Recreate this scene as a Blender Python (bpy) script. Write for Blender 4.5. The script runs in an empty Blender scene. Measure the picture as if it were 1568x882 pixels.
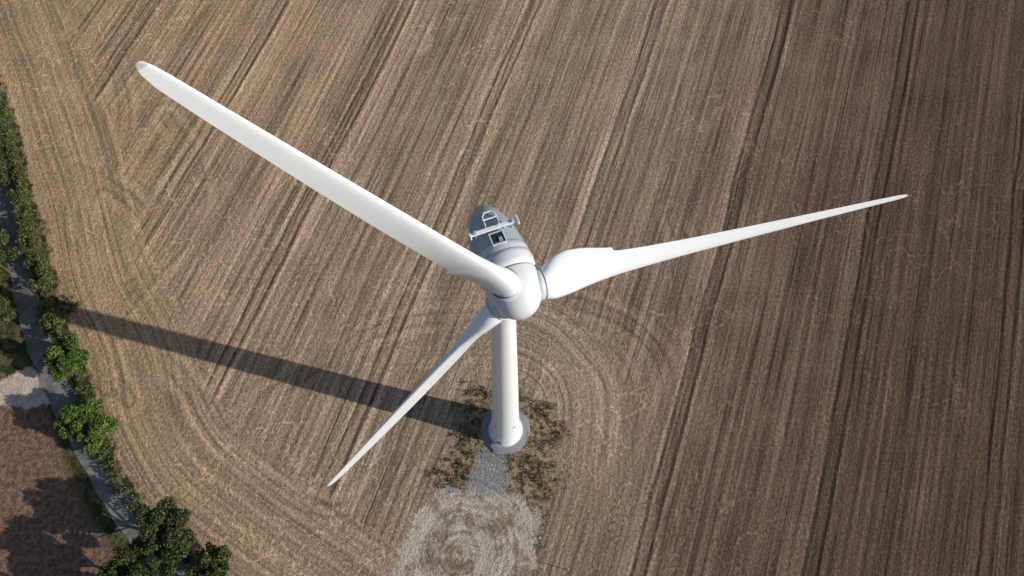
import bpy, math
import numpy as np
from mathutils import Vector, Matrix
scene=bpy.context.scene
def link(o,parent=None):
    scene.collection.objects.link(o)
    if parent: o.parent=parent
    return o
# ---------------------------------------------------------------- node helper
class NT:
    def __init__(s,tree): s.t=tree; s.n=tree.nodes; s.l=tree.links
    def put(s,sock,v):
        if v is None: return
        if isinstance(v,bpy.types.NodeSocket): s.l.new(v,sock)
        else:
            try: sock.default_value=v
            except Exception: sock.default_value=(v[0],v[1],v[2],1.0)
    def m(s,op,a,b=None,c=None,clamp=False):
        n=s.n.new('ShaderNodeMath'); n.operation=op; n.use_clamp=clamp
        s.put(n.inputs[0],a); s.put(n.inputs[1],b); s.put(n.inputs[2],c); return n.outputs[0]
    def attr(s,name):
        n=s.n.new('ShaderNodeAttribute'); n.attribute_name=name; return n.outputs['Fac']
    def vec(s,x,y,z=0.0):
        n=s.n.new('ShaderNodeCombineXYZ'); s.put(n.inputs[0],x); s.put(n.inputs[1],y); s.put(n.inputs[2],z); return n.outputs[0]
    def noise(s,v,scale=1.0,detail=2.0,rough=0.5,dist=0.0):
        n=s.n.new('ShaderNodeTexNoise'); s.put(n.inputs['Vector'],v)
        n.inputs['Scale'].default_value=scale; n.inputs['Detail'].default_value=detail
        n.inputs['Roughness'].default_value=rough; n.inputs['Distortion'].default_value=dist
        return n.outputs['Fac']
    def noise2(s,v,scale=1.0,detail=2.0,rough=0.5):
        n=s.n.new('ShaderNodeTexNoise'); n.noise_dimensions='2D'; s.put(n.inputs['Vector'],v)
        n.inputs['Scale'].default_value=scale; n.inputs['Detail'].default_value=detail
        n.inputs['Roughness'].default_value=rough
        return n.outputs['Fac']
    def ss(s,x,a,b):
        n=s.n.new('ShaderNodeMapRange'); n.interpolation_type='SMOOTHSTEP'; n.clamp=True
        s.put(n.inputs[0],x); s.put(n.inputs[1],a); s.put(n.inputs[2],b); n.inputs[3].default_value=0; n.inputs[4].default_value=1
        return n.outputs[0]
    def mix(s,f,a,b,mode='MIX'):
        n=s.n.new('ShaderNodeMix'); n.data_type='RGBA'; n.blend_type=mode
        s.put(n.inputs[0],f)
        for i,v in ((6,a),(7,b)):
            if isinstance(v,bpy.types.NodeSocket): s.l.new(v,n.inputs[i])
            else: n.inputs[i].default_value=(v[0],v[1],v[2],1)
        return n.outputs[2]
    def mixf(s,f,a,b):
        n=s.n.new('ShaderNodeMix'); n.data_type='FLOAT'
        s.put(n.inputs[0],f); s.put(n.inputs[2],a); s.put(n.inputs[3],b); return n.outputs[0]
    def ramp(s,f,stops):
        n=s.n.new('ShaderNodeValToRGB'); s.put(n.inputs[0],f); r=n.color_ramp
        while len(r.elements)<len(stops): r.elements.new(0.5)
        for e,(p,c) in zip(r.elements,stops): e.position=p; e.color=(c[0],c[1],c[2],1)
        return n.outputs[0]
    def scalecol(s,c,f):
        n=s.n.new('ShaderNodeVectorMath'); n.operation='SCALE'; s.put(n.inputs[0],c); s.put(n.inputs['Scale'],f); return n.outputs[0]
def newmat(name,rough=0.9,spec=0.2):
    m=bpy.data.materials.new(name); m.use_nodes=True; b=m.node_tree.nodes['Principled BSDF']
    b.inputs['Roughness'].default_value=rough; b.inputs['Specular IOR Level'].default_value=spec
    return m,NT(m.node_tree),b
def bump(nt,b,h,strength=0.5,dist=0.1):
    n=nt.n.new('ShaderNodeBump'); nt.put(n.inputs['Height'],h); n.inputs['Strength'].default_value=strength
    n.inputs['Distance'].default_value=dist; nt.l.new(n.outputs[0],b.inputs['Normal'])

# ---------------------------------------------------------------- plan data (metres, tower foot at the origin)
def catmull(P,n=8):
    P=[np.array(p,float) for p in P]; out=[]
    for i in range(1,len(P)-2):
        a,b,c,d=P[i-1:i+3]
        for k in range(n):
            t=k/n; out.append(.5*((2*b)+(-a+c)*t+(2*a-5*b+4*c-d)*t*t+(-a+3*b-3*c+d)*t**3))
    out.append(P[-2]); return np.array(out)
EDGE=catmull([(-175,210),(-150,165),(-118,102),(-109,86),(-101,70.4),(-94,58.1),(-88,45.2),(-82,33.1),(-76.3,20.6),(-69.5,9.0),(-62.9,-3.0),(-55.9,-12.1),(-47.1,-18.8),(-39,-24),(-28,-31),(-16,-41),(0,-60),(25,-100),(40,-130)],6)
ROAD=catmull([(-170,195),(-140,140),(-112,87),(-101,64),(-96.5,52.2),(-92.4,43.0),(-87.6,31.8),(-83.2,21.8),(-79.0,13.6),(-73.2,4.6),(-66.0,-4.9),(-59.4,-13.0),(-53.5,-19.0),(-46,-25.5),(-36,-33),(-24,-43),(-8,-62),(15,-100),(30,-130)],6)
def dist_poly(X,Y,P):
    best=np.full(X.shape,1e9); sgn=np.ones(X.shape)
    for a,b in zip(P[:-1],P[1:]):
        d=b-a; L=d@d; t=np.clip(((X-a[0])*d[0]+(Y-a[1])*d[1])/L,0,1)
        dx=X-a[0]-t*d[0]; dy=Y-a[1]-t*d[1]; q=np.hypot(dx,dy)
        cr=d[0]*dy-d[1]*dx; k=q<best-1e-6
        best=np.where(k,q,best); sgn=np.where(k,np.sign(cr),sgn)
    return best*sgn
def sd_polygon(X,Y,P):
    P=np.array(P,float); Q=np.vstack([P,P[:1]]); d=np.abs(dist_poly(X,Y,Q)); ins=np.zeros(X.shape,bool)
    for a,b in zip(Q[:-1],Q[1:]):
        c=((a[1]>Y)!=(b[1]>Y))&(X<(b[0]-a[0])*(Y-a[1])/(b[1]-a[1]+1e-12)+a[0]); ins^=c
    return np.where(ins,d,-d)
PAD=[(-18.5,-34),(-16.9,-22.5),(-15.3,-16.5),(-13.4,-12.6),(-10.4,-10.6),(-9.2,-8.6),(-6.4,-9.4),(-5.6,-7.5),(-4.6,-3),(0.4,-3),(0.3,-6),(0.2,-9.6),(2.6,-10.6),(5.0,-12.4),(5.8,-15),(4.8,-19),(4.6,-26),(3,-36),(-12,-40)]
WEED=[(-11.4,-8.4),(-9.2,-3),(-7.6,3.5),(-6.3,7.6),(-2.5,7.0),(2,5.6),(8.0,4.2),(9.2,-1),(8.4,-7),(7.0,-14.5),(5.2,-16),(3.5,-12),(-1,-10),(-9,-9.2)]
LOT=[(-110,6),(-86,4.2),(-77.5,3.0),(-73,4.5),(-75.5,9.5),(-80,9.6),(-84,7.2),(-90,8.5),(-110,12)]
TRACKS=[[(6,24),(10.6,22.9),(20.6,18.8),(26.2,12),(26.6,3.2),(23.3,-6.6),(17.4,-18.3),(12.4,-26)],
 [(2,15.8),(8.1,15.4),(16.9,13.2),(20.4,6.5),(19.3,-3.4),(14.6,-14.3),(10.3,-22.5),(8,-30)],
 [(-80.7,48.4),(-71,43),(-64,35.5),(-63.6,27),(-69,22),(-73,14),(-66,6)],
 [(-97,92),(-83,78.5),(-75,63.5),(-73.9,51.4),(-77.3,39.5),(-72,28),(-66,16)],
 [(-46,-2),(-38.4,5.5),(-28.3,13),(-19.8,17.7),(-8.6,19.5),(4,19)],
 [(-60,14),(-52,6),(-47.6,0),(-38.8,-8.5),(-27,-13),(-19,-9.5),(-13,-1),(-11,9)],
 [(-66,60),(-58,48),(-57,36),(-63,26),(-68,14),(-62,4)],
 [(-30,-22),(-24,-16),(-20,-10),(-16,4),(-8,13)],
 [(30,40),(33,22),(31,4),(24,-14),(14,-30)]]
# ---------------------------------------------------------------- ground sheet
def axis(lo,hi,step,far):
    c=list(np.arange(lo,hi+step/2,step)); s=step; p=hi
    while p<far: s*=1.35; p+=s; c.append(p)
    s=step; p=lo
    while p>-far: s*=1.35; p-=s; c.insert(0,p)
    return np.array(c)
xs=axis(-135,135,0.5,5000); ys=axis(-60,130,0.5,5000)
X,Y=np.meshgrid(xs,ys); ny,nx=X.shape
def vnoise(X,Y,sc,seed):
    r=np.random.RandomState(seed).rand(64,64)
    x=(X/sc)%64;y=(Y/sc)%64;i=x.astype(int);j=y.astype(int);fx=x-i;fy=y-j;fx=fx*fx*(3-2*fx);fy=fy*fy*(3-2*fy)
    i1=(i+1)%64;j1=(j+1)%64;i%=64;j%=64
    return (r[j,i]*(1-fx)+r[j,i1]*fx)*(1-fy)+(r[j1,i]*(1-fx)+r[j1,i1]*fx)*fy
edge=dist_poly(X,Y,EDGE)
road=np.abs(dist_poly(X,Y,ROAD))
pad=sd_polygon(X,Y,PAD); weed=sd_polygon(X,Y,WEED); lot=sd_polygon(X,Y,LOT)
trk=np.full(X.shape,50.)
for Pt in TRACKS:
    Pt=[Pt[0]]+Pt+[Pt[-1]]
    trk=np.minimum(trk,np.abs(dist_poly(X,Y,catmull(Pt,5))))
trk=np.minimum(trk,50)
dx=-5.0;dy=-42.0;t=np.clip(((X)*dx+(Y-2)*dy)/(dx*dx+dy*dy),0,1)
dpad=np.hypot(X-t*dx,Y-2-t*dy)
a18=math.radians(18.4)
U=X*math.cos(a18)-Y*math.sin(a18); V=X*math.sin(a18)+Y*math.cos(a18)
Uw=U+0.5*(vnoise(X,Y,30,1)-.5)
ew=edge+2.2*(vnoise(X,Y,14,2)-.5); dw=dpad+5*(vnoise(X,Y,11,3)-.5)
padside=np.clip((X*.75+Y*.5+2)/14,0,1)          # machines turned mainly on the far / right side of the tower
Z=0.05*(vnoise(X,Y,9,5)-.5)*np.clip((dpad-8)/6,0,1)*np.clip((road-4)/3,0,1)
Z=np.where(np.abs(X)+np.abs(Y)>600,0,Z)
Z[(road<5)]=0
co=np.stack([X,Y,Z],-1).reshape(-1,3)
idx=np.arange(nx*ny).reshape(ny,nx)
F=np.stack([idx[:-1,:-1],idx[:-1,1:],idx[1:,1:],idx[1:,:-1]],-1).reshape(-1,4)
def quickmesh(name,co,F,mats,smooth=False,midx=None):
    me=bpy.data.meshes.new(name); me.vertices.add(len(co)); me.vertices.foreach_set('co',np.ascontiguousarray(co,dtype=np.float32).ravel())
    k=F.shape[1]; me.loops.add(F.size); me.loops.foreach_set('vertex_index',F.astype(np.int32).ravel())
    me.polygons.add(len(F)); me.polygons.foreach_set('loop_start',np.arange(0,F.size,k,dtype=np.int32))
    if midx is not None: me.polygons.foreach_set('material_index',midx.astype(np.int32))
    me.polygons.foreach_set('use_smooth',np.full(len(F),smooth))
    for m in mats: me.materials.append(m)
    me.update(calc_edges=True); return me
gm,nt,gb=newmat('field_soil',0.95,0.05)
me=quickmesh('ground',co,F,[gm],True)
for nme,arr in dict(edge=edge,ew=ew,padd=pad,weedd=weed,lotd=lot,dpad=dpad,dw=dw,uu=U,uw=Uw,vv=V,pside=padside,trk=trk).items():
    a=me.attributes.new(nme,'FLOAT','POINT'); a.data.foreach_set('value',arr.astype(np.float32).ravel())
link(bpy.data.objects.new('ground',me))

uu,uw,vv,ed,ewn,dp,dwn,pd,wd,ld,psd,tk_=[nt.attr(n) for n in ('uu','uw','vv','edge','ew','dpad','dw','padd','weedd','lotd','pside','trk')]
pos=nt.n.new('ShaderNodeTexCoord').outputs['Object']
nbig=nt.noise2(pos,.035,3,.55); nmid=nt.noise2(pos,.16,4,.6); nfine=nt.noise2(pos,1.7,3,.8); nvf=nt.noise2(pos,5.0,2,.8)
dith=nt.m('MULTIPLY',nt.m('SUBTRACT',nfine,.5),1.6)
wig=nt.m('MULTIPLY',nt.m('SUBTRACT',nmid,.5),14)
mB=nt.ss(nt.m('ADD',ed,wig),21,11)
mC=nt.m('MULTIPLY',nt.m('MULTIPLY',nt.ss(nt.m('ADD',dp,wig),26,17),nt.ss(mB,1,.3)),psd)
hB=nt.m('GREATER_THAN',nt.m('ADD',mB,dith),.5); hC=nt.m('GREATER_THAN',nt.m('ADD',mC,dith),.5)
A=nt.mixf(hC,nt.mixf(hB,uw,ewn),dwn)
s0=nt.noise2(nt.vec(nt.m('MULTIPLY',A,.22),nt.m('MULTIPLY',vv,.006)),1,2)
s1=nt.noise2(nt.vec(nt.m('MULTIPLY_ADD',A,1.0,40.),nt.m('MULTIPLY',vv,.014)),1,2,.6)
s2=nt.noise2(nt.vec(nt.m('MULTIPLY_ADD',A,3.2,90.),nt.m('MULTIPLY',vv,.05)),1,1,.6)
per=nt.m('SINE',nt.m('MULTIPLY',A,2*math.pi/1.55))
S=nt.m('MULTIPLY_ADD',nt.m('SUBTRACT',s0,.5),.85,nt.m('MULTIPLY',nt.m('SUBTRACT',s1,.5),1.3))
S=nt.m('MULTIPLY_ADD',nt.m('SUBTRACT',s2,.5),1.3,S)
S=nt.m('MULTIPLY_ADD',per,nt.m('MULTIPLY',s0,.2),S)
S=nt.m('MULTIPLY',S,nt.m('SUBTRACT',1.0,nt.m('MULTIPLY',nt.m('MAXIMUM',mB,mC),.35)))
tone=nt.m('MULTIPLY_ADD',nt.m('SUBTRACT',nbig,.5),30,uu)
base=nt.ramp(nt.ss(tone,-95,85),[(0,(.325,.222,.138)),(.25,(.282,.202,.137)),(.5,(.26,.188,.134)),(.66,(.222,.157,.112)),(.8,(.155,.104,.075)),(1,(.112,.074,.054))])
base=nt.mix(nt.m('MULTIPLY',mC,.5),base,(.325,.245,.168))
base=nt.mix(nt.m('MULTIPLY',mB,.45),base,(.34,.237,.14))
val=nt.m('MULTIPLY_ADD',S,1.0,1.0)
val=nt.m('MULTIPLY',val,nt.m('MULTIPLY_ADD',nt.m('SUBTRACT',nfine,.5),1.5,1.0))
val=nt.m('MULTIPLY',val,nt.m('MULTIPLY_ADD',nt.m('SUBTRACT',nvf,.5),1.8,1.0))
val=nt.m('MULTIPLY_ADD',nt.m('SUBTRACT',nmid,.5),.5,val)
val=nt.m('MULTIPLY',val,nt.m('SUBTRACT',1.06,nt.m('MULTIPLY_ADD',nt.ss(uu,25,27.5),.1,nt.m('MULTIPLY',nt.ss(uu,48.5,50),.14))))
# tramlines
ph=nt.m('PINGPONG',nt.m('ADD',nt.m('ADD',uu,-1.4+24.8*8),nt.m('MULTIPLY',nt.m('SUBTRACT',nbig,.5),1.5)),12.4)
tr=nt.ss(nt.m('ABSOLUTE',nt.m('SUBTRACT',ph,.95)),.42,.12)
trl=nt.ss(nt.m('ABSOLUTE',nt.m('SUBTRACT',ph,1.65)),.5,.15)
notC=nt.m('MULTIPLY',nt.m('SUBTRACT',1,nt.m('MULTIPLY',mC,.8)),nt.m('SUBTRACT',1,mB))
val=nt.m('MULTIPLY',val,nt.m('SUBTRACT',1,nt.m('MULTIPLY',nt.m('MULTIPLY',tr,notC),nt.m('MULTIPLY_ADD',nmid,.9,.1))))
val=nt.m('MULTIPLY',val,nt.m('ADD',1,nt.m('MULTIPLY',nt.m('MULTIPLY',trl,notC),nt.m('MULTIPLY',nfine,.8))))
# turning tracks : paired wheel marks with pale straw between and beside them
nout=nt.noise2(pos,.5,4,.65)
tw=nt.m('ADD',tk_,nt.m('MULTIPLY',nt.m('SUBTRACT',nout,.5),.8))
tA=nt.ss(nt.m('ABSOLUTE',nt.m('SUBTRACT',tw,.95)),.5,.1)
tB=nt.ss(nt.m('ABSOLUTE',nt.m('SUBTRACT',tw,2.1)),.8,.1)
tC=nt.ss(nt.m('ABSOLUTE',nt.m('SUBTRACT',tw,3.6)),.5,.1)
fade=nt.ss(nt.noise2(pos,.09,2,.5),.36,.6)
val=nt.m('MULTIPLY',val,nt.m('SUBTRACT',1,nt.m('MULTIPLY',nt.m('MULTIPLY',nt.m('MAXIMUM',tA,nt.m('MULTIPLY',tC,.6)),fade),.24)))
val=nt.m('MULTIPLY_ADD',nt.m('MULTIPLY',tB,fade),nt.m('MULTIPLY',nfine,.4),val)
# faint straw scribbles
def scrib(seed,sc,w):
    o=nt.vec(nt.m('ADD',uu,seed*37.0),nt.m('MULTIPLY',vv,.6),seed)
    c=nt.noise(o,sc,1,.5,.6)
    return nt.ss(nt.m('ABSOLUTE',nt.m('SUBTRACT',c,.5)),w,w*.3)
patch=nt.ss(nt.m('ADD',nbig,nt.m('MULTIPLY',mB,.06)),.45,.6)
scr=nt.m('MULTIPLY',nt.m('MAXIMUM',scrib(1.0,.20,.014),scrib(2.0,.12,.009)),nt.m('MAXIMUM',nt.m('MULTIPLY_ADD',patch,.8,.2),mC))
scr=nt.m('MULTIPLY',scr,nt.ss(nfine,.35,.6))
val=nt.m('MULTIPLY_ADD',scr,.6,val)
val=nt.m('MAXIMUM',val,.12)
col=nt.scalecol(base,val)
# outside of the field
grass=nt.mix(nt.ss(nout,.4,.62),(.032,.042,.015),(.11,.10,.048))
stub=nt.mix(nt.ss(nt.noise2(pos,1.1,3,.7),.35,.65),(.13,.074,.052),(.235,.15,.11))
green_to=nt.m('MULTIPLY_ADD',nt.ss(vv,-22,-8),-30,-7.0)
outc=nt.mix(nt.ss(nt.m('SUBTRACT',nt.m('MULTIPLY_ADD',nt.m('SUBTRACT',nout,.5),4,ed),green_to),0,-1.6),grass,stub)
outc=nt.scalecol(outc,nt.m('MULTIPLY_ADD',nvf,1.4,.3))
mout=nt.ss(nt.m('MULTIPLY_ADD',nt.m('SUBTRACT',nout,.5),3.5,ed),.2,-.9)
col=nt.mix(mout,col,outc)
sand=nt.scalecol(nt.mix(nt.ss(nout,.3,.7),(.42,.33,.27),(.56,.46,.38)),nt.m('MULTIPLY_ADD',nfine,.5,.75))
col=nt.mix(nt.ss(nt.m('MULTIPLY_ADD',nt.m('SUBTRACT',nout,.5),3,ld),-.5,.3),col,sand)
# weeds around the foundation
nw=nt.noise2(pos,.7,4,.72)
wdm=nt.ss(nt.m('MULTIPLY_ADD',nt.m('SUBTRACT',nw,.5),6,wd),-.3,1.0)
wcol=nt.mix(nt.ss(nt.noise2(pos,1.0,4,.8),.38,.58),(.07,.058,.036),(.31,.225,.14))
col=nt.mix(wdm,col,nt.scalecol(wcol,nt.m('MULTIPLY_ADD',nvf,1.4,.3)))
# crane pad and access strip : crushed stone with wheel marks
px=nt.n.new('ShaderNodeSeparateXYZ'); nt.l.new(pos,px.inputs[0])
cx=nt.m('ADD',px.outputs[0],6.6); cy=nt.m('ADD',px.outputs[1],19.0)
rr=nt.m('SQRT',nt.m('ADD',nt.m('MULTIPLY',cx,cx),nt.m('MULTIPLY',cy,cy)))
ring=nt.noise2(nt.vec(nt.m('MULTIPLY',nt.m('MULTIPLY_ADD',nt.m('SUBTRACT',nmid,.5),2.5,rr),1.6),nt.m('MULTIPLY',px.outputs[0],.05)),1,2,.6)
pc=nt.mix(nt.ss(nt.m('MULTIPLY_ADD',nout,.45,nt.m('MULTIPLY',nmid,.55)),.41,.53),(.235,.18,.128),(.40,.35,.285))
pc=nt.mix(nt.ss(px.outputs[1],-11.5,-8.5),pc,(.225,.225,.225))
pv=nt.m('MULTIPLY_ADD',nt.m('SUBTRACT',ring,.5),1.25,1.0)
pv=nt.m('MULTIPLY_ADD',nt.m('SUBTRACT',nvf,.5),1.4,pv)
pv=nt.m('MULTIPLY_ADD',nt.m('SUBTRACT',nfine,.5),.6,pv)
pm=nt.ss(nt.m('MULTIPLY_ADD',nt.m('SUBTRACT',nw,.5),5.0,pd),-.1,.3)
col=nt.mix(pm,col,nt.scalecol(pc,pv))
nt.l.new(col,gb.inputs['Base Color'])
bump(nt,gb,nt.noise2(pos,1.7,3,.8),.6,.3)

# ---------------------------------------------------------------- lane
rm,nt,b=newmat('asphalt_old',0.85,0.3)
pos=nt.n.new('ShaderNodeTexCoord').outputs['Object']
c=nt.mix(nt.ss(nt.noise2(pos,.35,4,.6),.35,.65),(.125,.122,.116),(.215,.205,.19))
c=nt.scalecol(c,nt.m('MULTIPLY_ADD',nt.noise2(pos,4,3,.7),.8,.6)); nt.l.new(c,b.inputs['Base Color'])
tang=np.gradient(ROAD,axis=0); tang/=np.linalg.norm(tang,axis=1)[:,None]; nor=np.stack([-tang[:,1],tang[:,0]],1)
cols=[]
for k in (-1,-.5,0,.5,1):
    w=1.95+0.15*np.sin(np.arange(len(ROAD))*1.7+k)
    cols.append(np.column_stack([ROAD+nor*(k*w)[:,None],np.full(len(ROAD),.03+.03*(1-abs(k)))]))
C=np.stack(cols,1).reshape(-1,3); ii=np.arange(len(C)).reshape(-1,5)
Fr=np.stack([ii[:-1,:-1],ii[1:,:-1],ii[1:,1:],ii[:-1,1:]],-1).reshape(-1,4)
link(bpy.data.objects.new('country_lane',quickmesh('country_lane',C,Fr,[rm],True)))

# ---------------------------------------------------------------- foliage
def leafmat(name,dark,light,dry=None,d0=.8,d1=.95):
    m,nt,b=newmat(name,0.6,0.2)
    r=nt.attr('rnd'); c=nt.mix(r,dark,light)
    if dry: c=nt.mix(nt.ss(nt.attr('rnd2'),d0,d1),c,dry)
    nt.l.new(c,b.inputs['Base Color'])
    return m
LM_bright=leafmat('leaves_bright',(.04,.075,.015),(.12,.175,.035))
LM_dark=leafmat('leaves_dark',(.022,.038,.012),(.07,.09,.026),(.11,.10,.045))
LM_hedge=leafmat('leaves_hedge',(.035,.055,.015),(.115,.135,.04),(.17,.14,.07))
LM_weed=leafmat('leaves_weed',(.035,.035,.018),(.10,.09,.042),(.27,.195,.12),.55,.85)
bark,nt,b=newmat('bark',.9,.1); nt.l.new(nt.mix(nt.noise(nt.n.new('ShaderNodeTexCoord').outputs['Object'],6,3),(.05,.04,.03),(.13,.10,.075)),b.inputs['Base Color'])
def leaves(P,size,r,tilt=1.0):
    n=len(P); a=r.randn(n,3); a[:,2]*=tilt; a/=np.linalg.norm(a,axis=1)[:,None]
    w=r.randn(n,3); bb=np.cross(a,w); bb/=np.linalg.norm(bb,axis=1)[:,None]
    s=(size*(.55+.9*r.rand(n)))[:,None]
    v=np.stack([P-a*s,P-bb*s*.55,P+a*s,P+bb*s*.55],1)
    return v.reshape(-1,3),np.arange(4*n).reshape(n,4)
def tube(p0,p1,r0,r1,n=7):
    p0=np.array(p0,float);p1=np.array(p1,float);d=p1-p0;d/=np.linalg.norm(d)
    u=np.cross(d,[.3,.9,.1]);u/=np.linalg.norm(u);w=np.cross(d,u);a=np.linspace(0,2*np.pi,n,endpoint=False)
    c=np.outer(np.cos(a),u)+np.outer(np.sin(a),w)
    v=np.vstack([p0+c*r0,p1+c*r1]);f=np.array([[i,(i+1)%n,n+(i+1)%n,n+i] for i in range(n)]);return v,f
def foliage_obj(name,clumps,density,size,mat,trunks,seed):
    r=np.random.RandomState(seed); Ps=[];cr=[]
    for (x,y,z,rad) in clumps:
        n=int(density*rad*rad*4); d=r.randn(n,3); d/=np.linalg.norm(d,axis=1)[:,None]
        q=rad*(0.5+.65*r.rand(n)**.8)[:,None]*d; q[:,2]*=.85
        Ps.append(q+[x,y,z]); cr.append(np.clip(r.rand()*.5+r.rand(n)*.5,0,1))
    P=np.vstack(Ps);cr=np.concatenate(cr); k=P[:,2]>.05; P=P[k];cr=cr[k]
    v,f=leaves(P,size,r); V=[v];Fs=[f];mi=[np.zeros(len(f))];off=len(v);rn=[cr];rn2=[r.rand(len(f))]
    for t in trunks:
        tv,tf=tube(*t); V.append(tv);Fs.append(tf+off);off+=len(tv);mi.append(np.ones(len(tf)));rn.append(np.zeros(len(tf)));rn2.append(np.zeros(len(tf)))
    me=quickmesh(name,np.vstack(V),np.vstack(Fs),[mat,bark],False,np.concatenate(mi))
    for nm,a in (('rnd',rn),('rnd2',rn2)):
        at=me.attributes.new(nm,'FLOAT','FACE'); at.data.foreach_set('value',np.concatenate(a).astype(np.float32))
    return link(bpy.data.objects.new(name,me))
def tree(x,y,R,H,mat,seed,name='deciduous_tree',dens=110):
    r=np.random.RandomState(seed); cl=[];tk=[]
    hc=H-R*.95; tk.append(((x,y,-.1),(x+.1,y,hc*.8),.05*R+.08,.03*R+.05))
    for i in range(int(16+R*5)):
        d=r.randn(3); d/=np.linalg.norm(d); d[2]=abs(d[2])*.9-.3*r.rand()
        q=R*(.35+.6*r.rand())
        c=(x+d[0]*q,y+d[1]*q,hc+d[2]*q*.95); cl.append((*c,R*(.11+.17*r.rand())))
        if i%3==0: tk.append(((x,y,hc*.55),c,.02*R+.03,.02))
    return foliage_obj(name,cl,dens,.19,mat,tk,seed)
tree(-71.6,10.2,3.6,6.4,LM_bright,11,dens=140)
tree(-66.2,.2,4.5,7.4,LM_bright,12,dens=130)
tree(-48.6,-18.0,5.0,12.5,LM_dark,13)
tree(-52.8,-23.8,4.6,12.0,LM_dark,35)
tree(-49.5,-28.5,4.6,12.0,LM_dark,14)
tree(-43.8,-24.6,4.2,8.0,LM_dark,15)
tree(-38.5,-28.5,3.8,6.5,LM_dark,16)
tree(-34.0,-32.0,3.8,6.5,LM_dark,36)
tree(-58.0,-33.0,5.0,14,LM_dark,17)
tree(-43.0,-20.5,2.8,5.5,LM_hedge,25)
tree(-87.5,27.0,4.2,9.5,LM_dark,19)
tree(-85.5,18.0,4.3,9.5,LM_dark,20)
tree(-93.0,35.0,4.4,10,LM_dark,21)
tree(-93.0,21.0,4.8,11,LM_dark,22)
tree(-99.5,43.0,4.6,10,LM_dark,23)
tree(-100,30.0,5.0,11,LM_dark,26)
tree(-101,17.0,5.0,11,LM_dark,27)
tree(-106,52.0,5.0,11,LM_dark,28)
tree(-91,13.5,3.4,8,LM_dark,29)
tree(-76.6,16.6,2.1,4.2,LM_hedge,24)
tree(-74.6,20.4,1.7,2.8,LM_hedge,33)
def hedge(name,i0,i1,off,w,h,mat,seed,density=60,gap=.0):
    r=np.random.RandomState(seed); cl=[]
    seg=EDGE[(EDGE[:,1]<i0)&(EDGE[:,1]>i1)]
    for a,bq in zip(seg[:-1],seg[1:]):
        L=np.linalg.norm(bq-a); d=(bq-a)/L; nn=np.array([d[1],-d[0]])*1.0
        for k in range(int(L*2.8)+1):
            if r.rand()<gap: continue
            p=a+d*L*r.rand()+nn*(off+w*(r.rand()-.5)); rad=.4+.75*r.rand()
            cl.append((p[0],p[1],h*(.2+.65*r.rand()),rad))
    return foliage_obj(name,cl,density,.17,mat,[],seed)
hedge('hedge',112,16,2.3,2.8,3.0,LM_hedge,41,60,.05)
hedge('hedge',120,44,4.0,1.4,4.4,LM_dark,42,60,.1)
hedge('roadside_shrubs',17,-24,1.5,1.6,.9,LM_hedge,43,50,.62)
# weeds round the foundation
r=np.random.RandomState(5); P=r.rand(34000,2)*[24,30]+[-13,-20]
s=sd_polygon(P[:,0],P[:,1],WEED); nz=vnoise(P[:,0]+50,P[:,1]+50,1.0,8)+.6*vnoise(P[:,0]+50,P[:,1]+50,3.1,9)
k=(s+4*(nz-.8)>.2)&(nz>.90)&(np.hypot(P[:,0],P[:,1])>4.2)&(sd_polygon(P[:,0],P[:,1],PAD)<.3); P=P[k]
P3=np.column_stack([P,.05+.40*r.rand(len(P))*nz[k]])
v,f=leaves(P3,.12,r,.5); me=quickmesh('weeds',v,f,[LM_weed]); 
for nm in('rnd','rnd2'):
    at=me.attributes.new(nm,'FLOAT','FACE'); at.data.foreach_set('value',r.rand(len(f)).astype(np.float32))
link(bpy.data.objects.new('weeds',me))
# loose stones on the pad
stone,nt,b=newmat('stone',.9,.1); nt.l.new(nt.mix(nt.attr('rnd'),(.16,.14,.12),(.5,.46,.4)),b.inputs['Base Color'])
P=r.rand(2600,2)*[26,34]+[-19,-36]; sp=sd_polygon(P[:,0],P[:,1],PAD); P=P[(sp>-1.5)]
V=[];Fs=[]
base_v=np.array([(1,0,0),(0,1,0),(-1,0,0),(0,-1,0),(0,0,1)],float); base_f=np.array([(0,1,4),(1,2,4),(2,3,4),(3,0,4)])
for i,p in enumerate(P):
    q=base_v*(.05+.09*r.rand()**3)*(.6+.8*r.rand(3)); V.append(q+[p[0],p[1],0]); Fs.append(base_f+5*i)
me=quickmesh('loose_stones',np.vstack(V),np.vstack(Fs),[stone]); at=me.attributes.new('rnd','FLOAT','FACE'); at.data.foreach_set('value',np.repeat(r.rand(len(P)),4).astype(np.float32))
link(bpy.data.objects.new('loose_stones',me))

# ---------------------------------------------------------------- turbine
def paint(name,col,rough=.35,dirt=.12,sc=.6):
    m,nt,b=newmat(name,rough,.5)
    p=nt.n.new('ShaderNodeTexCoord').outputs['Object']
    n=nt.noise(p,sc,4,.6); n2=nt.noise(p,sc*9,3,.7)
    k=nt.m('SUBTRACT',1.0,nt.m('MULTIPLY',nt.m('ADD',nt.m('MULTIPLY',n,.7),nt.m('MULTIPLY',n2,.3)),dirt*2)); k=nt.m('ADD',k,dirt)
    nt.l.new(nt.scalecol(nt.mix(0,col,col),k),b.inputs['Base Color']); return m
M_white=paint('paint_white',(.76,.78,.80),.32,.07)
M_blade=paint('blade_gelcoat',(.73,.765,.80),.27,.07,.3)
M_spin=paint('paint_spinner',(.58,.60,.62),.32,.07)
M_mid=paint('paint_nacelle',(.49,.52,.545),.35,.08)
M_rear=paint('grey_blue_cowl',(.29,.35,.39),.33,.16,.9)  # rear cowl colour, darker and bluer than the front sections
M_dark=paint('dark_opening',(.012,.013,.015),.7,.05)
M_steel=paint('galvanised_steel',(.38,.40,.42),.4,.1)
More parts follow.
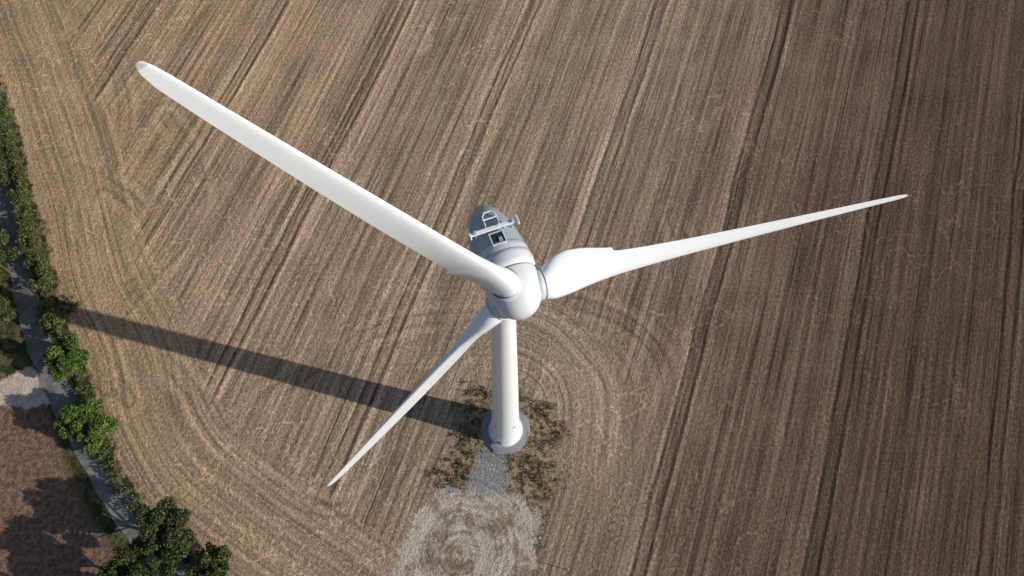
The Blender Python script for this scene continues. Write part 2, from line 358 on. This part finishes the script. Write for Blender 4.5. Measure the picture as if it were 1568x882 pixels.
M_conc=paint('foundation_concrete',(.22,.225,.235),.9,.4,1.2)
M_seam=paint('joint_gap',(.16,.17,.18),.6,.1)
turb=link(bpy.data.objects.new('wind_turbine',None))
def revolve(name,prof,mat,n=64,mtx=None,smooth=True,parent=turb):
    prof=np.array(prof,float); a=np.linspace(0,2*np.pi,n,endpoint=False)
    v=np.stack([np.outer(prof[:,0],np.cos(a)),np.outer(prof[:,0],np.sin(a)),np.repeat(prof[:,1:2],n,1)],-1).reshape(-1,3)
    i=np.arange(len(prof)*n).reshape(-1,n); j=np.roll(i,-1,1)
    f=np.stack([i[:-1],j[:-1],j[1:],i[1:]],-1).reshape(-1,4)
    me=quickmesh(name,v,f,[mat],smooth)
    if mtx is not None: me.transform(mtx)
    return link(bpy.data.objects.new(name,me),parent)
def smoothprof(P,n=6): 
    P=[P[0]]+list(P)+[P[-1]]; return catmull(P,n)
revolve('tower',smoothprof([(2.74,0.1),(2.66,.8),(2.5,2.2),(2.32,4.2),(2.16,7),(2.03,11),(1.86,20),(1.68,30),(1.48,40),(1.28,50),(1.12,60),(1.06,64)],8),M_white,96)
revolve('base_flange',[(2.9,.02),(2.9,.16),(2.72,.18)],M_steel,96,smooth=False)
revolve('weld_ring',[(1.835,20.47),(1.863,20.47),(1.862,20.51),(1.835,20.51)],M_mid,96,smooth=False)
revolve('foundation_ring',[(2.5,.05),(3.8,.05),(3.95,.03),(4.0,-.1)],M_conc,72)
def box(name,size,mtx,mat,bev=.03,parent=turb):
    import bmesh
    bm=bmesh.new(); bmesh.ops.create_cube(bm,size=1); bmesh.ops.scale(bm,vec=size,verts=bm.verts)
    if bev: bmesh.ops.bevel(bm,geom=bm.edges[:],offset=bev,segments=2,affect='EDGES',profile=.7)
    bm.transform(mtx); me=bpy.data.meshes.new(name); bm.to_mesh(me); bm.free(); me.materials.append(mat)
    return link(bpy.data.objects.new(name,me),parent)
T=Matrix.Translation
Rz=Matrix.Rotation(math.radians(-112),4,'Z')
box('door',(.12,.95,2.1),Rz@T((2.60,0,2.0)),M_steel)
box('door_landing',(.7,1.1,.08),Rz@T((3.0,0,.85)),M_conc)
for k in range(3): box('door_step',(.25,1.0,.06),Rz@T((3.5+.27*k,0,.62-.2*k)),M_conc,.01)
for a_ in (-50,-133): box('vent',(.12,.4,.45),Matrix.Rotation(math.radians(a_),4,'Z')@T((2.13,0,9)),M_steel)

HUB=Vector((1.07,-2.74,65.09))
def basis(zaxis,xhint,org):
    z=Vector(zaxis).normalized(); y=z.cross(Vector(xhint)).normalized(); x=y.cross(z)
    M=Matrix((x,y,z)).transposed().to_4x4(); M.translation=org; return M
yaw=math.radians(21.5); tl=math.radians(2)
nax=Vector((math.sin(yaw)*math.cos(tl),-math.cos(yaw)*math.cos(tl),math.sin(tl)))
NM=basis(nax,(0,0,1),HUB)    # local x = up, z = forward, y = across
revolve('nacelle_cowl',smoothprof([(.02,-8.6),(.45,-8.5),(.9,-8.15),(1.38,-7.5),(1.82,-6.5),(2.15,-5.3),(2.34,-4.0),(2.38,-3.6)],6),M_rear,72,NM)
revolve('nacelle_band',[(2.30,-3.60),(2.41,-3.57),(2.44,-3.1),(2.46,-2.75)],M_mid,72,NM)
revolve('generator_casing',[(2.38,-2.77),(2.48,-2.70),(2.53,-2.3),(2.53,-1.8),(2.47,-1.35),(2.3,-1.28)],M_spin,72,NM)
revolve('gap',[(2.2,-1.4),(2.2,-1.1)],M_seam,72,NM)
revolve('spinner',smoothprof([(2.3,-1.2),(2.36,-1.1),(2.34,-.4),(2.24,.3),(2.02,1.0),(1.66,1.65),(1.18,2.15),(.6,2.46),(.02,2.56)],5),M_spin,72,NM)
revolve('yaw_collar',[(1.3,63.2),(1.35,62.4),(1.15,62.2)],M_mid,48)
def nb(name,size,p,mat,bev=.02): return box(name,size,NM@T(p),mat,bev)
bt=-4.85
nb('instrument_bar',(.12,4.3,.36),(2.6,0,bt),M_white,.03)
for s_ in (-1,1):
    nb('bar_end_plate',(.35,.12,.8),(2.67,2.1*s_,bt),M_white)
    nb('bar_leg',(.5,.1,.2),(2.25,.9*s_,bt),M_steel)
    nb('bar_strut',(1.1,.08,.12),(2.0,1.6*s_,bt),M_steel)
    nb('beacon',(.4,.24,.24),(2.9,1.65*s_,bt+.05),M_steel,.06)
nb('anemometer',(.6,.06,.06),(3.0,-.4,bt),M_steel,.01)
nb('hatch_opening',(.1,1.0,1.0),(2.33,.0,-3.95),M_dark,.02)
nb('hatch_frame_rear',(.2,1.25,.1),(2.30,0,-4.5),M_spin)
nb('hatch_frame_front',(.2,1.25,.1),(2.39,0,-3.38),M_spin)
for s_ in (-1,1): nb('hatch_frame_side',(.2,.1,1.02),(2.35,.58*s_,-3.94),M_spin)
nb('hatch_lid',(.06,.3,.4),(2.46,-.2,-3.75),M_rear)
def rail(pts,rad=.055,name='guard_rail'):
    V=[];Fs=[];o=0
    for p,q in zip(pts[:-1],pts[1:]):
        v,f=tube(p,q,rad,rad,8); V.append(v);Fs.append(f+o);o+=len(v)
    me=quickmesh(name,np.vstack(V),np.vstack(Fs),[M_white],True); me.transform(NM); link(bpy.data.objects.new(name,me),turb)
rail([(1.8,-.6,-5.1),(2.7,-.6,-5.2),(2.7,-.55,-6.1),(2.7,-.3,-6.4),(2.7,.3,-6.4),(2.7,.55,-6.1),(2.7,.6,-5.2),(1.8,.6,-5.1)])
rail([(1.6,-.55,-6.1),(2.7,-.55,-6.1)]); rail([(1.6,.55,-6.1),(2.7,.55,-6.1)])
rail([(2.7,-.58,-5.75),(2.7,.58,-5.75)])
# ---- blades
ph=math.radians(21.345); tt=math.radians(1.66)
ax=np.array([math.sin(ph)*math.cos(tt),-math.cos(ph)*math.cos(tt),math.sin(tt)])
e1=np.array([math.cos(ph),math.sin(ph),0]); e2=np.cross(ax,e1); e2=e2*np.sign(e2[2])
cone=math.radians(2.97); al=math.radians(-7.28)
ST=[ # r, chord, thickness, twist(deg), pitch-axis fraction, roundness
 (1.7,2.3,2.2,40,.5,1),(2.3,2.5,2.2,40,.5,1),(2.9,3.3,2.15,38,.45,.7),(3.6,4.0,2.0,35,.4,.4),(4.6,4.3,1.75,31,.36,.15),(6,4.15,1.35,26,.33,0),(7.6,3.75,1.05,20,.32,0),
 (8.5,3.55,.92,17.5,.32,0),(8.75,3.1,.88,17,.35,0),(9.5,2.9,.82,15.5,.35,0),(12,2.65,.68,12,.34,0),(16,2.35,.52,8.5,.33,0),(21,2.05,.4,5.5,.32,0),(26,1.72,.31,3.5,.31,0),(31,1.38,.23,2,.3,0),(35.5,1.08,.17,1,.3,0),(38.3,.86,.13,.5,.32,0),(39.2,.64,.1,0,.36,0),(39.6,.35,.07,0,.4,0),(39.72,.08,.03,0,.45,0)]
ST=np.array(ST)
rs=np.concatenate([np.linspace(1.7,8.5,24),np.linspace(8.56,8.9,5),np.linspace(9.3,38.3,50),np.linspace(38.5,39.72,12)])
K=40; th=np.linspace(0,2*np.pi,K,endpoint=False)
def blade(k,name):
    a=al+k; s=math.cos(cone)*(math.cos(a)*e1+math.sin(a)*e2)+math.sin(cone)*ax
    lead=np.cross(s,ax); lead/=np.linalg.norm(lead); nn=np.cross(lead,s); nn/=np.linalg.norm(nn)
    if nn@ax<0: nn=-nn
    V=[]
    for r_ in rs:
        c,tk,tw,pa,rd_=[np.interp(r_,ST[:,0],ST[:,i]) for i in range(1,6)]
        x=.5*(1-np.cos(th)); t_=tk/c; xx=np.clip(x,0,1)
        yt=5*t_*(.2969*np.sqrt(xx)-.126*xx-.3516*xx**2+.2843*xx**3-.1036*xx**4)+.004
        camb=.03*4*xx*(1-xx)
        ya=np.where(th<np.pi,yt,-yt)+camb; ye=.5*t_*np.sin(th)
        y=ya*(1-rd_)+ye*rd_
        b_=math.radians(tw); cd=lead*math.cos(b_)+nn*math.sin(b_); nd=-lead*math.sin(b_)+nn*math.cos(b_)
        V.append(np.array(HUB)+s*r_+np.outer((pa-x)*c,cd)-np.outer(y*c,nd))
    V=np.array(V).reshape(-1,3); i=np.arange(len(V)).reshape(-1,K); j=np.roll(i,-1,1)
    f=np.stack([i[:-1],j[:-1],j[1:],i[1:]],-1).reshape(-1,4)
    mi=np.repeat((rs[:-1]>39.35).astype(int),K)
    me=quickmesh(name,V,f,[M_blade,M_mid],True,mi); link(bpy.data.objects.new(name,me),turb)
    BM=basis(s,ax,HUB)
    revolve('blade_root_collar',[(1.1,1.6),(1.32,1.6),(1.36,2.0),(1.36,2.25),(1.30,2.27),(1.30,2.36),(1.36,2.38),(1.36,2.5),(1.2,2.52)],M_mid,48,BM)
blade(math.radians(120),'blade'); blade(0,'blade'); blade(math.radians(240),'blade')

# ---------------------------------------------------------------- small posts by the pad
def post(x,y,h):
    v,f=tube((x,y,-.05),(x,y,h),.07,.05,10); v2,f2=tube((x,y,h),(x,y,h+.06),.09,.02,10)
    link(bpy.data.objects.new('marker_post',quickmesh('marker_post',np.vstack([v,v2]),np.vstack([f,f2+len(v)]),[M_steel])))
post(9.6,-21.3,2.0); post(-3.6,-18.2,.7)

# ---------------------------------------------------------------- camera, sun, sky
th_=math.radians(22.906); ro=math.radians(.553)
fwd=Vector((0,math.sin(th_),-math.cos(th_))); right=Vector((1,0,0)); up=right.cross(fwd)
r2=right*math.cos(ro)+up*math.sin(ro); u2=-right*math.sin(ro)+up*math.cos(ro)
cd=bpy.data.cameras.new('camera'); cam=link(bpy.data.objects.new('camera',cd))
M=Matrix((r2,u2,-fwd)).transposed().to_4x4(); M.translation=Vector((.818,-27.555,124.341)); cam.matrix_world=M
cd.lens=36*1181.087/1568; cd.sensor_width=36; cd.clip_start=.5; cd.clip_end=20000
scene.camera=cam
el=math.radians(24); sd=Vector((.969*math.cos(el),-.248*math.cos(el),math.sin(el)))
sl=bpy.data.lights.new('sun','SUN'); sl.energy=5.0; sl.angle=math.radians(.5); sl.color=(1,.95,.87)
so=link(bpy.data.objects.new('sun',sl)); so.rotation_euler=sd.to_track_quat('Z','Y').to_euler()
w=bpy.data.worlds.new('World'); scene.world=w; w.use_nodes=True; wt=w.node_tree
sky=wt.nodes.new('ShaderNodeTexSky'); sky.sky_type='NISHITA'; sky.sun_disc=False; sky.sun_elevation=el; sky.sun_rotation=math.radians(104.4)
bg=wt.nodes['Background']; wt.links.new(sky.outputs[0],bg.inputs[0]); bg.inputs[1].default_value=.10
scene.view_settings.view_transform='Standard'; scene.view_settings.look='None'; scene.view_settings.exposure=0
